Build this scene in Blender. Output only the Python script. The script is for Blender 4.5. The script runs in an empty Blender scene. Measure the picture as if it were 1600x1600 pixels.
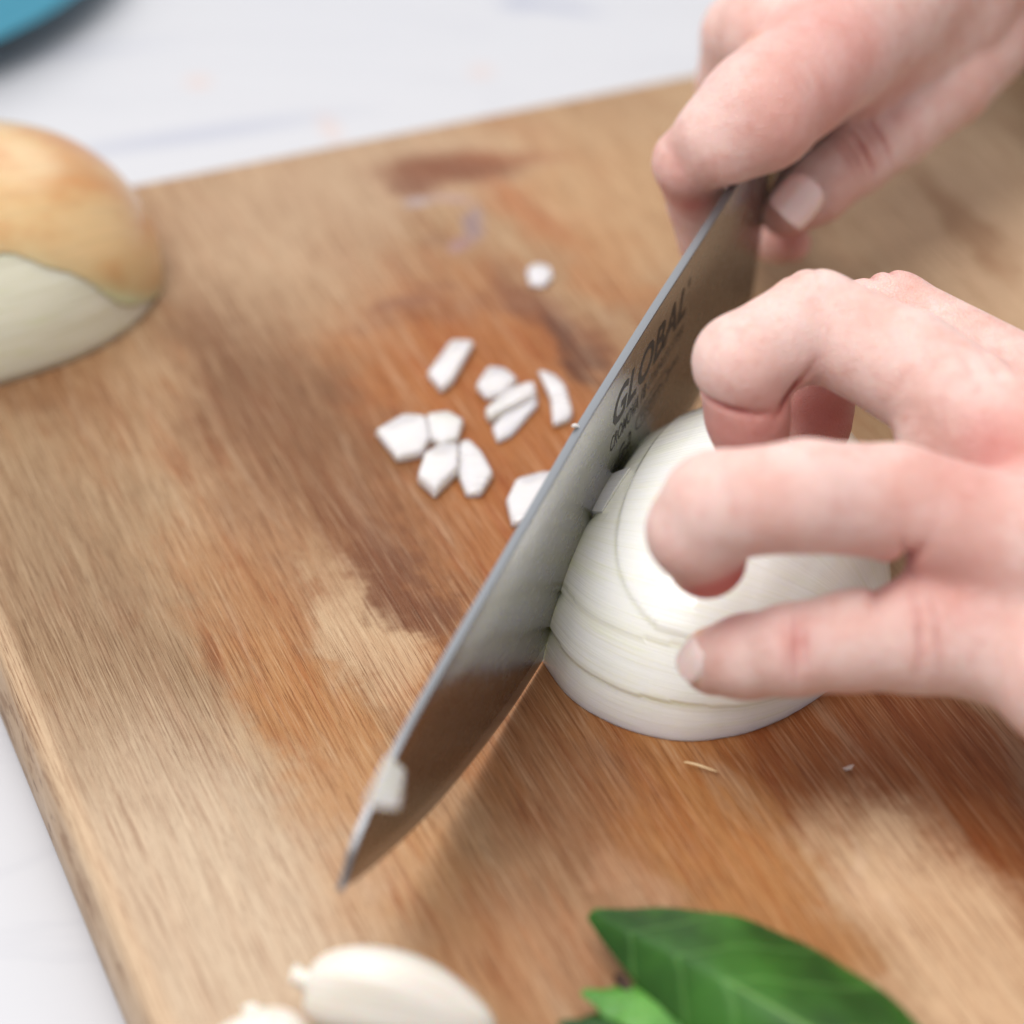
import bpy, bmesh, math, random
import numpy as np
from mathutils import Vector, Matrix, noise as mnoise

random.seed(7); rng = np.random.default_rng(7)
S = 0.01                      # everything below is written in centimetres, meshes are stored in metres
scene = bpy.context.scene
C = scene.collection

# ------------------------------------------------------------------ camera
FPX, TH, CH = 4531.0, 0.639, 33.1          # focal length in photo pixels, pitch down, height above the board (cm)
FW = np.array([0, math.cos(TH), -math.sin(TH)]); UP = np.array([0, math.sin(TH), math.cos(TH)])
def U(px, py, z):
    """point of the place (cm) seen at photo pixel px, py and lying z cm above the board"""
    r = FW + np.array([1., 0, 0]) * (px - 800) / FPX - UP * (py - 800) / FPX
    return np.array([0, 0, CH]) + r * ((z - CH) / r[2])
cam = bpy.data.cameras.new('camera'); co = bpy.data.objects.new('camera', cam); C.objects.link(co)
co.location = (0, 0, CH * S); co.rotation_euler = (math.pi / 2 - TH, 0, 0)
cam.sensor_width = 36; cam.lens = 36 * FPX / 1600; cam.clip_start = 0.01; cam.clip_end = 50
cam.dof.use_dof = True; cam.dof.focus_distance = 0.515; cam.dof.aperture_fstop = 7.6
cam.dof.aperture_blades = 0
scene.camera = co

# ------------------------------------------------------------------ light
world = bpy.data.worlds.new('World'); scene.world = world; world.use_nodes = True
bg = world.node_tree.nodes['Background']; bg.inputs[0].default_value = (0.95, 0.97, 1.0, 1); bg.inputs[1].default_value = 0.62
def area(name, loc, target, size, power, col, sy=None):
    l = bpy.data.lights.new(name, 'AREA'); l.energy = power; l.color = col; l.size = size
    if sy: l.shape = 'RECTANGLE'; l.size_y = sy
    o = bpy.data.objects.new(name, l); C.objects.link(o); o.location = loc
    o.rotation_euler = (Vector(target) - Vector(loc)).to_track_quat('-Z', 'Y').to_euler()
    return o
area('window_light', (-0.22, 1.42, 1.05), (0.0, 0.45, 0), 1.6, 9.3, (1, 0.985, 0.965), 1.0)
area('ceiling_light', (-0.28, 0.20, 1.05), (0.02, 0.42, 0), 0.8, 12.6, (1, 0.98, 0.96))
scene.view_settings.view_transform = 'Standard'; scene.view_settings.look = 'None'
scene.view_settings.exposure = 0.0; scene.view_settings.gamma = 1.0

# ------------------------------------------------------------------ node helpers
def lin(r, g, b, k=1.0):
    f = lambda c: ((c / 255 + 0.055) / 1.055) ** 2.4 if c > 10 else c / 255 / 12.92
    return (f(r) * k, f(g) * k, f(b) * k, 1)
class M:
    def __init__(s, name):
        s.m = bpy.data.materials.new(name); s.m.use_nodes = True; s.t = s.m.node_tree
        s.b = s.t.nodes['Principled BSDF']; s.out = s.t.nodes['Material Output']
    def n(s, typ, **kw):
        nd = s.t.nodes.new(typ)
        for k, v in kw.items():
            if k.startswith('i_'):
                key = k[2:]; key = int(key) if key.isdigit() else key.replace('_', ' ')
                s.set(nd.inputs[key], v)
            else: setattr(nd, k, v)
        return nd
    def set(s, sock, v):
        if isinstance(v, bpy.types.NodeSocket): s.t.links.new(v, sock)
        else: sock.default_value = v
    def math(s, op, a, b=None, c=None, clamp=False):
        nd = s.t.nodes.new('ShaderNodeMath'); nd.operation = op; nd.use_clamp = clamp
        for i, v in enumerate((a, b, c)):
            if v is not None: s.set(nd.inputs[i], v)
        return nd.outputs[0]
    def co(s, scale=100.0, rot=(0, 0, 0), loc=(0, 0, 0), src='Object'):
        tc = s.n('ShaderNodeTexCoord'); o = tc.outputs[src]
        sc = scale if hasattr(scale, '__len__') else (scale,) * 3
        mp = s.n('ShaderNodeMapping', i_Vector=o, i_Rotation=rot, i_Scale=sc, i_Location=loc)
        return mp.outputs[0]
    def map(s, vec, scale=(1, 1, 1), rot=(0, 0, 0), loc=(0, 0, 0), typ='POINT'):
        return s.n('ShaderNodeMapping', vector_type=typ, i_Vector=vec, i_Rotation=rot, i_Scale=scale, i_Location=loc).outputs[0]
    def noise(s, vec, scale, detail=3, rough=0.55, dist=0.0):
        return s.n('ShaderNodeTexNoise', i_Vector=vec, i_Scale=scale, i_Detail=detail, i_Roughness=rough, i_Distortion=dist).outputs[0]
    def ramp(s, v, a, b, lo=0.0, hi=1.0):
        return s.n('ShaderNodeMapRange', interpolation_type='SMOOTHSTEP', i_0=v, i_1=a, i_2=b, i_3=lo, i_4=hi).outputs[0]
    def mix(s, f, a, b, mode='MIX'):
        nd = s.n('ShaderNodeMix', data_type='RGBA', blend_type=mode); nd.clamp_factor = True
        s.set(nd.inputs[0], f); s.set(nd.inputs[6], a); s.set(nd.inputs[7], b)
        return nd.outputs[2]
    def bump(s, h, dist, strength=1.0, prev=None):
        nd = s.n('ShaderNodeBump', i_Height=h, i_Distance=dist, i_Strength=strength)
        if prev is not None: s.set(nd.inputs['Normal'], prev)
        return nd.outputs[0]
    def attr(s, name): return s.n('ShaderNodeAttribute', attribute_name=name).outputs['Fac']
    def p(s, **kw):
        for k, v in kw.items(): s.set(s.b.inputs[k.replace('_', ' ')], v)
        return s

# ------------------------------------------------------------------ object helpers
def props(o, label=None, cat=None, group=None, kind=None):
    for k, v in (('label', label), ('category', cat), ('group', group), ('kind', kind)):
        if v: o[k] = v
    return o
def mesh(name, verts, faces, mat, parent=None, smooth=True, origin=None, uv=None):
    v = np.asarray(verts, float).reshape(-1, 3)
    org = np.zeros(3) if origin is None else np.asarray(origin, float)
    me = bpy.data.meshes.new(name); me.from_pydata(((v - org) * S).tolist(), [], [list(map(int, f)) for f in faces])
    if smooth: me.polygons.foreach_set('use_smooth', [True] * len(me.polygons))
    me.materials.append(mat.m if isinstance(mat, M) else mat); me.update()
    if uv is not None:
        l = me.uv_layers.new(name='UVMap'); idx = np.empty(len(me.loops), int); me.loops.foreach_get('vertex_index', idx)
        l.data.foreach_set('uv', np.asarray(uv, float)[idx].ravel())
    o = bpy.data.objects.new(name, me); C.objects.link(o)
    o.location = org * S
    if parent is not None:
        o.parent = parent; o.location = (Vector(org * S) - parent_world(parent))
    return o
def parent_world(p):
    v = Vector((0, 0, 0))
    while p is not None: v += p.location; p = p.parent
    return v
def empty(name, loc):
    o = bpy.data.objects.new(name, None); o.empty_display_size = 0.02; C.objects.link(o); o.location = np.asarray(loc) * S
    return o
def gridfaces(nu, nv, wrapv=False):
    f = []
    for i in range(nu - 1):
        for j in range(nv if wrapv else nv - 1):
            j2 = (j + 1) % nv
            f.append((i * nv + j, i * nv + j2, (i + 1) * nv + j2, (i + 1) * nv + j))
    return f
def fix(o):
    bm = bmesh.new(); bm.from_mesh(o.data); bmesh.ops.remove_doubles(bm, verts=bm.verts, dist=1e-7)
    bmesh.ops.recalc_face_normals(bm, faces=bm.faces); bm.to_mesh(o.data); bm.free(); return o
def mod(o, typ, **kw):
    m = o.modifiers.new(typ.lower(), typ)
    for k, v in kw.items(): setattr(m, k, v)
    return m
def lathe(name, prof, mat, center, parent=None, n=72):
    v = [(center[0] + r * math.cos(a), center[1] + r * math.sin(a), center[2] + z) for r, z in prof for a in np.linspace(0, 2 * math.pi, n, endpoint=False)]
    o = mesh(name, v, gridfaces(len(prof), n, True), mat, parent, origin=center); return fix(o)
def nz(p, s, seed=0): return mnoise.noise(Vector((p[0] * s + seed * 7.3, p[1] * s + seed * 3.1, p[2] * s - seed)))

# ------------------------------------------------------------------ counter
m = M('white_stone'); v = m.co()
warp = m.noise(v, 0.09, 4); vv = m.map(v, (0.05, 0.16, 0.1), (0, 0, 0.35))
r1 = m.noise(vv, 1.0, 5, 0.5, 1.6)
vein = m.ramp(m.math('ABSOLUTE', m.math('SUBTRACT', r1, 0.5)), 0.0, 0.03, 1, 0)
spot = m.ramp(m.noise(v, 0.22, 2), 0.7, 0.8)
col = m.mix(m.math('MULTIPLY', vein, 0.07), lin(189, 189, 193), lin(140, 142, 154))
col = m.mix(m.ramp(m.noise(v, 0.05, 3), 0.45, 0.75, 0, 0.2), col, lin(182, 186, 198))
def blob(m, vec, px, py, a, b, ang, soft=0.5, z=0.0):
    """soft-edged patch: 0..1 inside an ellipse (half axes a, b cm) turned by ang"""
    c = U(px, py, z)
    d = m.map(vec, (a, b, 1000), (0, 0, ang), (c[0], c[1], 0), 'TEXTURE')
    l = m.n('ShaderNodeVectorMath', operation='LENGTH', i_0=d).outputs['Value']
    return m.ramp(l, 1 - soft, 1 + soft, 1, 0)
for px, py, a, b, ang, k in ((310, 128, .32, .3, 0, .4), (752, 112, .3, .35, 0, .3), (515, 200, .25, .7, .3, .32)):
    col = m.mix(m.math('MULTIPLY', blob(m, v, px, py, a, b, ang, .6, -2), k), col, lin(205, 165, 145))
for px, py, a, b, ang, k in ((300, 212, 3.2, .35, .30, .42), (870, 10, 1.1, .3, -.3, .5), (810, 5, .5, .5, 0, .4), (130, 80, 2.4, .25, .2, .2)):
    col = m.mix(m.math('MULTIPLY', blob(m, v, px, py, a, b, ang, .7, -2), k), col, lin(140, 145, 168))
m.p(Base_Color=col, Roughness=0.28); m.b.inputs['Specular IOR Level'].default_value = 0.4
STONE = m
tz = -2.0
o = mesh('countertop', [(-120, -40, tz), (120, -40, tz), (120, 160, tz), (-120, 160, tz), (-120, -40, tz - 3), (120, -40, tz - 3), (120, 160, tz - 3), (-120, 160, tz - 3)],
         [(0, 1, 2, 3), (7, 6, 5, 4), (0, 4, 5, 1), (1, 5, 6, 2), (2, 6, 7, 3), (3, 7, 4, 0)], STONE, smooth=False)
props(o, 'white stone kitchen counter with faint grey veins and crumbs', None, None, 'structure')

# ------------------------------------------------------------------ cutting board
g = np.array([0.377, -0.926, 0]); g /= np.linalg.norm(g); fd = np.array([-g[1], g[0], 0])   # grain direction (towards us), far edge direction
pf, pl = np.array([-8.68, 57.04, 0]), np.array([-8.14, 37.54, 0])
tt = np.linalg.solve(np.stack([fd[:2], g[:2]], 1), (pl - pf)[:2]); corner = pf + fd * tt[0]
GA = math.atan2(g[1], g[0])
m = M('worn_wood'); v = m.co()
w1 = m.n('ShaderNodeTexNoise', i_Vector=m.map(v, (1, 1, 1), (0, 0, -GA)), i_Scale=0.55, i_Detail=5, i_Roughness=0.6).outputs[1]
w1 = m.n('ShaderNodeVectorMath', operation='SUBTRACT', i_0=w1, i_1=(.5, .5, .5)).outputs[0]
w1 = m.n('ShaderNodeVectorMath', operation='MULTIPLY', i_0=w1, i_1=(2.9, 2.9, 0)).outputs[0]
gr = m.map(v, (1, 1, 1), (0, 0, -GA))                               # x runs along the grain now
st = m.noise(m.map(gr, (0.6, 15.0, 1)), 1.0, 4, 0.6)                # streaks that fray the stains along the grain
fray = m.math('MULTIPLY', m.math('SUBTRACT', st, 0.5), 2.0)
gv = m.n('ShaderNodeVectorMath', operation='SCALE', i_0=tuple(g), i_Scale=fray).outputs[0]
wv = m.n('ShaderNodeVectorMath', operation='ADD', i_0=v, i_1=w1).outputs[0]
wv = m.n('ShaderNodeVectorMath', operation='ADD', i_0=wv, i_1=gv).outputs[0]
soft1 = m.n('ShaderNodeVectorMath', operation='ADD', i_0=v, i_1=m.n('ShaderNodeVectorMath', operation='SCALE', i_0=w1, i_Scale=0.4).outputs[0]).outputs[0]
big = m.noise(m.map(gr, (0.10, 0.28, 1)), 1.0, 4, 0.6)
col = m.mix(m.ramp(big, 0.35, 0.68), lin(188, 156, 122), lin(204, 172, 138))
T, O_, DB, LT, GY, PK = lin(188, 156, 122), lin(196, 128, 74), lin(118, 74, 48), lin(222, 190, 156), lin(150, 120, 92), lin(215, 160, 124)
stains = [  # px, py, a(along grain), b, extra angle, strength, colour, softness, vector
    (90, 930, 6, 2.2, 0, .65, lin(168, 138, 106), .6), (300, 1450, 4.5, 2.4, 0, .9, lin(212, 188, 160), .6), (160, 1200, 4, .8, 0, .4, T, .6),
    (880, 800, 9.0, 3.0, 0, .85, lin(190, 122, 72), .5), (760, 600, 4, 2.2, 0, .7, lin(192, 124, 74), .5),
    (520, 800, 6.5, 2.0, 0, .60, lin(168, 112, 74), .6), (440, 640, 4.0, 1.7, 0, .62, lin(132, 94, 66), .6), (600, 880, 3.2, .8, 0, .55, lin(140, 88, 56), .5),
    (330, 520, 3.0, .8, 0, .4, lin(140, 105, 78), .6), (640, 930, 2.4, .5, 0, .5, lin(120, 72, 46), .5),
    (400, 980, 3.0, 1.0, 0, .6, lin(192, 134, 86), .65), (590, 1010, 1.9, .75, 0, .85, lin(208, 176, 138), .35), (530, 930, 1.5, .3, 0, .6, lin(205, 172, 136), .5),
    (700, 1110, 2.2, .9, 0, .6, lin(206, 140, 84), .5), (520, 1180, 3.0, .9, 0, .6, lin(204, 146, 92), .5), (430, 1230, 2.4, .5, 0, .5, lin(208, 178, 142), .5),
    (640, 1440, 3.2, 1.6, 0, .65, lin(212, 158, 108), .6), (900, 1250, 3.0, 2.0, 0, .45, lin(150, 96, 60), .6), (840, 1500, 2, 1.3, 0, .5, PK, .6),
    (1000, 1380, 1.0, .5, 0, .7, lin(226, 184, 150), .5), (1150, 1300, 4, 1.6, 0, .7, lin(206, 144, 88), .6), (1350, 1170, 4, 2.2, 0, .85, lin(160, 94, 54), .5),
    (1560, 1230, 3.5, 1.3, 0, .8, lin(160, 96, 56), .5), (1250, 1430, 2.5, .9, 0, .6, lin(216, 160, 108), .5),
    (1460, 1480, 3.6, 1.5, 0, .95, lin(230, 196, 160), .35), (1400, 1310, 1.3, .45, 0, .8, lin(226, 190, 156), .4), (1360, 1370, 1.2, .22, 0, .9, lin(236, 204, 176), .4),
    (1580, 1360, 3, .9, 0, .6, lin(184, 116, 70), .4), (1450, 1420, .6, .5, 0, .4, lin(206, 150, 104), .5),
    (860, 500, 1.9, .6, .15, .75, lin(136, 78, 54), .5), (890, 540, 1.2, .35, .1, .6, lin(92, 56, 44), .5), (900, 380, 3.2, .8, .1, .75, lin(196, 132, 84), .5),
    (770, 300, 1.6, .5, .2, .65, lin(190, 118, 74), .5), (680, 480, 1.7, .45, 1.4, .45, lin(150, 100, 74), .5), (820, 205, 1.4, .35, .2, .6, lin(188, 134, 94), .5),
    (580, 340, 1.2, .6, 0, .4, lin(208, 180, 152), .6), (1000, 330, 3, 2, 0, .5, lin(206, 170, 128), .6), (840, 340, .7, .7, 0, .55, lin(206, 162, 128), .5),
    (1480, 330, 2.6, 1.1, 0, .55, lin(176, 126, 82), .6), (1560, 260, 2, .7, 0, .5, LT, .6), (1380, 400, 2.5, .9, 0, .6, lin(218, 190, 152), .5), (1560, 480, 3, .9, 0, .5, lin(190, 140, 88), .5),
    (30, 600, 2.0, .9, .6, .6, lin(140, 92, 58), .5), (150, 600, 3, 1, 0, .4, lin(160, 112, 74), .6),
]
for px, py, a, b, ang, k, c, sf in stains:
    col = m.mix(m.math('MULTIPLY', blob(m, wv, px, py, a, b, GA + ang, sf), k), col, c)
post = [(120, 1000, 6, 1.7, 0, .55, lin(136, 112, 88), .8), (420, 350, 3.4, 2.4, 0, .6, lin(180, 154, 128), .8), (930, 290, 4, 2.4, 0, .5, lin(188, 152, 116), .8), (620, 250, 2.5, 2, 1.5, .5, lin(190, 164, 138), .8), (1150, 180, 3.5, 2.2, 0, .5, lin(186, 158, 126), .8), (585, 1005, 2.0, .75, 0, .55, lin(192, 164, 134), .5), (300, 1470, 4.6, 2.6, 0, .8, lin(196, 174, 150), .7), (1490, 1470, 3.0, 1.3, 0, .72, lin(214, 180, 146), .5), (1400, 1310, 1.2, .35, 0, .6, lin(206, 174, 142), .3), (900, 1230, 2.6, 1.2, 0, .4, lin(128, 82, 54), .6), (620, 900, 2.4, .45, 0, .5, lin(110, 70, 48), .5), (1500, 360, 6, 3, 0, .85, lin(228, 197, 164), .8), (1500, 350, 2.6, .5, 0, .5, lin(160, 112, 76), .5)]  # broad pale patch at upper right paints wood lighter to offset the hand's shadow
crisp = [(700, 262, 1.5, .70, 1.22, .9, lin(118, 70, 48), .55), (645, 292, .45, .55, 0, .8, lin(116, 72, 54), .5), (790, 246, 1.3, .30, 1.15, .6, lin(146, 92, 64), .6), (830, 330, 1.6, .3, .2, .6, lin(158, 100, 64), .6),
         (655, 316, .38, .20, 1.3, .8, lin(158, 146, 150), .5), (705, 310, .50, .16, .9, .75, lin(164, 138, 134), .5), (744, 350, .75, .16, 2.75, .8, lin(138, 120, 124), .5),
         (725, 386, .40, .18, 2.3, .8, lin(152, 122, 122), .5), (690, 378, .35, .35, 0, .5, lin(132, 100, 78), .5), (640, 470, .8, .26, 1.5, .6, lin(132, 92, 72), .5), (680, 445, .6, .15, 1.2, .5, lin(132, 92, 72), .5)]
col = m.mix(1.0, col, (.62, .595, .565, 1), 'MULTIPLY')
mot = m.noise(m.map(gr, (.20, 1.7, 1), (0, 0, 0), (3, 7, 0)), 1.0, 5, .66, .5); mot2 = m.noise(m.map(gr, (.42, 2.4, 1), (0, 0, 0), (9, 2, 0)), 1.0, 4, .6, .8)
col = m.mix(m.ramp(mot, .48, .72, 0, .42), col, m.mix(1.0, col, lin(212, 160, 128), 'MULTIPLY'))
col = m.mix(m.ramp(mot2, .50, .70, 0, .32), col, m.mix(1.0, col, lin(232, 172, 122), 'MULTIPLY'))
col = m.mix(m.ramp(mot, .47, .30, 0, .25), col, lin(188, 164, 138))
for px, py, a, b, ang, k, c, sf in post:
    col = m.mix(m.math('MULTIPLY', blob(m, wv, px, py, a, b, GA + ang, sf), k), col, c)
for px, py, a, b, ang, k, c, sf in crisp:
    col = m.mix(m.math('MULTIPLY', blob(m, soft1, px, py, a, b, GA + ang, sf), k), col, c)
ed_ = m.n('ShaderNodeVectorMath', operation='DOT_PRODUCT', i_0=v, i_1=tuple(fd)).outputs['Value']
ed_ = m.math('SUBTRACT', ed_, float(corner @ fd))
col = m.mix(m.ramp(ed_, .55, .20, 0, .6), col, lin(200, 172, 142))
f1 = m.noise(m.map(gr, (.55, 30, 1)), 1.0, 4, 0.6, 0.3); f2 = m.noise(m.map(gr, (1.6, 60, 3)), 1.0, 2, 0.6)
f3 = m.noise(m.map(gr, (0.25, 6, 1)), 1.0, 4, 0.6)
col = m.mix(m.ramp(f3, 0.42, 0.62, 0.0, 0.14), col, m.mix(1.0, col, lin(206, 168, 146), 'MULTIPLY'))
col = m.mix(m.ramp(f3, 0.46, 0.30, 0.0, 0.08), col, lin(232, 200, 166))
col = m.mix(m.ramp(f1, 0.46, 0.34, 0.0, 0.13), col, lin(232, 206, 172))
col = m.mix(m.ramp(f1, 0.52, 0.62, 0.0, 0.46), col, m.mix(1.0, col, lin(158, 122, 100), 'MULTIPLY'))
col = m.mix(m.ramp(f2, 0.60, 0.70, 0.0, 0.6), col, m.mix(1.0, col, lin(140, 105, 88), 'MULTIPLY'))
col = m.n('ShaderNodeHueSaturation', i_Color=col, i_Saturation=1.04, i_Value=1.0).outputs[0]
hgt = m.math('ADD', m.math('MULTIPLY', f1, -0.7), m.math('MULTIPLY', f2, -0.5))
m.p(Base_Color=col, Roughness=m.ramp(f1, .3, .7, .42, .62), Normal=m.bump(hgt, 0.00035, 0.75)); m.b.inputs['Specular IOR Level'].default_value = 0.2
WOOD = m
# profile round the rim: an eased upper edge with a shallow bead
L1, L2 = 50.0, 36.0
prof = [(0.12, -2.0), (0.0, -1.85), (-0.02, -1.1), (0.0, -0.35), (0.04, -0.16), (0.12, -0.05), (0.24, -0.0), (0.40, -0.01), (0.60, -0.045), (0.85, -0.03), (1.1, 0.0)]
def ring(ins, z, r=1.3, n=7):
    r = max(r - ins, 0.1); pts = []
    for cx, cy, a0 in ((ins + r, ins + r, math.pi), (L1 - ins - r, ins + r, 1.5 * math.pi), (L1 - ins - r, L2 - ins - r, 0), (ins + r, L2 - ins - r, .5 * math.pi)):
        for k in range(n):
            a = a0 + k * math.pi / 2 / (n - 1); pts.append(corner + fd * (cx + r * math.cos(a)) + g * (cy + r * math.sin(a)) + np.array([0, 0, z]))
    return pts
vs = []; nn = 28
for ins, z in prof: vs += ring(ins, z)
fs = gridfaces(len(prof), nn, True)
fs.append(tuple((len(prof) - 1) * nn + k for k in range(nn))); fs.append(tuple(reversed(range(nn))))
o = fix(mesh('cutting_board', vs, fs, WOOD, origin=(5, 40, -1)))
o.data.polygons[len(fs) - 2].use_smooth = False
mod(o, 'BEVEL').width = 0.0002
o.modifiers.clear()
props(o, 'large worn wooden cutting board with orange brown stains lying on the white counter', 'cutting board')
# object-space stains need world coordinates: keep the board's texture space equal to the world's
def to_world_space(o):
    o.data.transform(Matrix.Translation(o.location)); o.location = (0, 0, 0)
to_world_space(o)

# ------------------------------------------------------------------ knife
u = np.array([-0.3803, -0.9233, -0.0549]); u /= np.linalg.norm(u)
KO = np.array([4.907, 50.622, 0.612]); lean = 0.065; ph = -1.962
side = np.array([-math.sin(ph), math.cos(ph), 0]); kn = np.cross(u, side); kn = kn if kn[2] > 0 else -kn
kn = kn * math.cos(lean) + side * math.sin(lean); kn /= np.linalg.norm(kn); km = np.cross(u, kn)   # km points to the far left side
K = lambda s, h, t=0.0: KO + u * s + kn * h + km * t
steel = M('brushed_steel'); v = steel.co(src='UV', scale=1.0)
b1 = steel.noise(steel.map(v, (0.8, 60, 1)), 1.0, 3, .6); b2 = steel.noise(steel.map(v, (3, 4, 1)), 1.0, 4, .65)
scr = steel.ramp(steel.noise(steel.map(v, (30, 2.2, 1), (0, 0, .4)), 1.0, 2, .5), .68, .74)
steel.p(Base_Color=steel.mix(b2, (.27, .267, .26, 1), (.33, .327, .32, 1)), Metallic=1.0, Roughness=steel.math('ADD', steel.ramp(b2, .3, .7, .20, .30), steel.math('MULTIPLY', scr, .12)),
        Normal=steel.bump(steel.math('ADD', b1, steel.math('MULTIPLY', scr, .4)), 0.00003, 0.35))
spine_m = M('spine_steel'); spine_m.p(Base_Color=(.20, .21, .225, 1), Metallic=1.0, Roughness=0.42)
edge_m = M('ground_edge_steel'); edge_m.p(Base_Color=(.48, .48, .48, 1), Metallic=1.0, Roughness=0.34)
sp = np.array([(0, 4.62), (2.06, 4.62), (6.9, 4.68), (10.2, 4.62), (13.3, 4.36), (15.7, 4.17), (17.2, 4.05), (18.1, 3.9), (19.1, 3.58), (19.67, 3.2), (19.94, 2.85), (20.05, 2.75)])
ed = np.array([(0, 0.0), (9, 0.0), (11.1, .04), (12.84, .15), (13.9, .34), (14.9, .58), (16.04, .88), (17.2, 1.29), (18.14, 1.7), (19.24, 2.22), (20.0, 2.70), (20.05, 2.72)])
def pick(tab, s):
    s0 = tab[:, 0]; return np.interp(s, s0, tab[:, 1])
knife = empty('chef_knife', K(11, 0))
props(knife, 'large steel chef knife with black lettering on its blade, cutting the onion half', 'knife')
ss = np.concatenate([np.linspace(0, 14, 57), np.linspace(14.2, 20.05, 60)])
def smooth_tab(tab):
    y = np.array([np.mean([pick(tab, min(max(s + d, 0), 20.05)) for d in np.linspace(-.5, .5, 9)]) if s < 19.3 else pick(tab, s) for s in ss]); return y
yt, yb = smooth_tab(sp), smooth_tab(ed)
for sgn_dummy in (0,):
    vs, uv = [], []; loop = []
    # closed cross-section per station: edge -> bevel -> flat -> spine -> back down
    for i, s in enumerate(ss):
        h0, h1 = yb[i], yt[i]; H = max(h1 - h0, 0.02); th = 0.085 * min(1, 0.62 + (20.1 - s) / 12)
        bev = min(0.42, H * .3)
        sec = [(h0, 0.0), (h0 + bev * .5, -.018), (h0 + bev, -.034), (h0 + bev + (H - bev) * .33, -.034 - (th - .034) * .5), (h0 + bev + (H - bev) * .66, -.034 - (th - .034) * .82),
               (h1 - min(.03, H * .1), -th), (h1, -th * .86), (h1 + .006, 0), (h1, th * .86), (h1 - min(.03, H * .1), th),
               (h0 + bev + (H - bev) * .66, .034 + (th - .034) * .82), (h0 + bev + (H - bev) * .33, .034 + (th - .034) * .5), (h0 + bev, .034), (h0 + bev * .5, .018)]
        for h, t in sec: vs.append(K(s, h, t)); uv.append((s, h))
    ns = 14; fs = gridfaces(len(ss), ns, True); fs.append(tuple(range(ns))); fs.append(tuple((len(ss) - 1) * ns + k for k in reversed(range(ns))))
    bl = mesh('blade', vs, fs, steel, knife, origin=K(11, 2), uv=uv)
    bl.data.materials.append(edge_m.m); bl.data.materials.append(spine_m.m)
    for k, pgn in enumerate(bl.data.polygons):
        j = k % ns
        if k < len(fs) - 2 and j in (0, 1, 12, 13): pgn.material_index = 1
        if k < len(fs) - 2 and j in (5, 6, 7, 8): pgn.material_index = 2
    bl.data.set_sharp_from_angle(angle=math.radians(32)) if hasattr(bl.data, 'set_sharp_from_angle') else None
# handle: one smooth steel piece with rows of dark dimples
hs = np.linspace(0.0, -12.8, 40); vs, uv = [], []
for s in hs:
    k = -s; hh = 0.95 + .25 * math.sin(min(k / 6, 1.6)) - (.25 if k > 12.4 else 0); tw = (.14 + .85 * min(1, k / 2.6)) - (.25 if k > 12.4 else 0)
    hc = 3.55 - .1 * k / 13
    for a in np.linspace(0, 2 * math.pi, 24, endpoint=False):
        vs.append(K(s, hc + hh * math.sin(a), tw * math.cos(a))); uv.append((s, a))
fs = gridfaces(40, 24, True) + [tuple(range(24)), tuple(39 * 24 + k for k in reversed(range(24)))]
hd = fix(mesh('handle', vs, fs, steel, knife, origin=K(-6, 3.5), uv=uv))
dark = M('black_print'); dark.p(Base_Color=(.012, .009, .007, 1), Roughness=.55)
dv, df = [], []
for i in range(16):
    for j in (-1, 0, 1):
        s = -3.2 - i * .55; k = -s; hc = 3.55 - .1 * k / 13 + j * .42
        for t in (-1, 1):
            b0 = len(dv); dv.append(K(s, hc, t * 1.0))
            for a in np.linspace(0, 2 * math.pi, 8, endpoint=False): dv.append(K(s + .1 * math.cos(a), hc + .1 * math.sin(a), t * (1.005 - abs(j) * .05)))
            df += [(b0, b0 + 1 + q, b0 + 1 + (q + 1) % 8) for q in range(8)]
props(mesh('handle_dimple', dv, df, dark, knife, smooth=False, origin=K(-7, 3.5)), None, None, None, 'stuff')
# lettering on the blade (flat print on the right face)
def face_t(h, s):      # where the right face of the blade is at height h
    H = np.interp(s, ss, yt); th = .085; bev = .42
    return -np.interp(h, [bev, bev + (H - bev) * .33, bev + (H - bev) * .66, H - .03], [.034, .034 + (th - .034) * .5, .034 + (th - .034) * .82, th])
def text(name, body, s0, h0, size, wx, shear=0., off=0., strength=1.0, mat=dark, slope=0.0):
    c = bpy.data.curves.new(name, 'FONT'); c.body = body; c.size = 1; c.shear = shear; c.offset = off; c.resolution_u = 3
    t = bpy.data.objects.new(name, c); C.objects.link(t); dg = bpy.context.evaluated_depsgraph_get(); dg.update()
    me = bpy.data.meshes.new_from_object(t.evaluated_get(dg)); bpy.data.objects.remove(t)
    n = len(me.vertices); a = np.empty(n * 3); me.vertices.foreach_get('co', a); a = a.reshape(-1, 3)
    out = [];
    x1 = a[:, 0].max()
    for x, y, _ in a:
        s = s0 - x / x1 * wx; h = h0 + y * size + slope * (x / x1) * wx
        out.append(K(s, h, face_t(h, s) - .0035))
    org = K(s0 - wx / 2, h0, face_t(h0, s0)); me.vertices.foreach_set('co', ((np.array(out) - org) * S).ravel()); me.materials.clear(); me.materials.append(mat.m)
    o = bpy.data.objects.new(name, me); C.objects.link(o); o.parent = knife; o.location = Vector(org * S) - knife.location
    return o
faint = M('faint_etched_print'); faint.p(Base_Color=(.05, .04, .032, 1), Roughness=.5)
text('engraved_lettering', 'GLOBAL', 8.85, 3.40, 1.04, 3.95, .18, .022)
text('registered_mark', '\u00ae', 4.92, 3.95, .28, .16)
text('engraved_lettering', 'CROMOVA 18', 8.8, 2.88, .47, 1.85, .12, .01)
text('engraved_lettering', 'STAINLESS STEEL', 6.85, 2.93, .36, 1.95, .12, -.002, mat=faint)
text('engraved_lettering', 'G-2', 8.25, 2.22, .50, .66, .1, .014)
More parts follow.
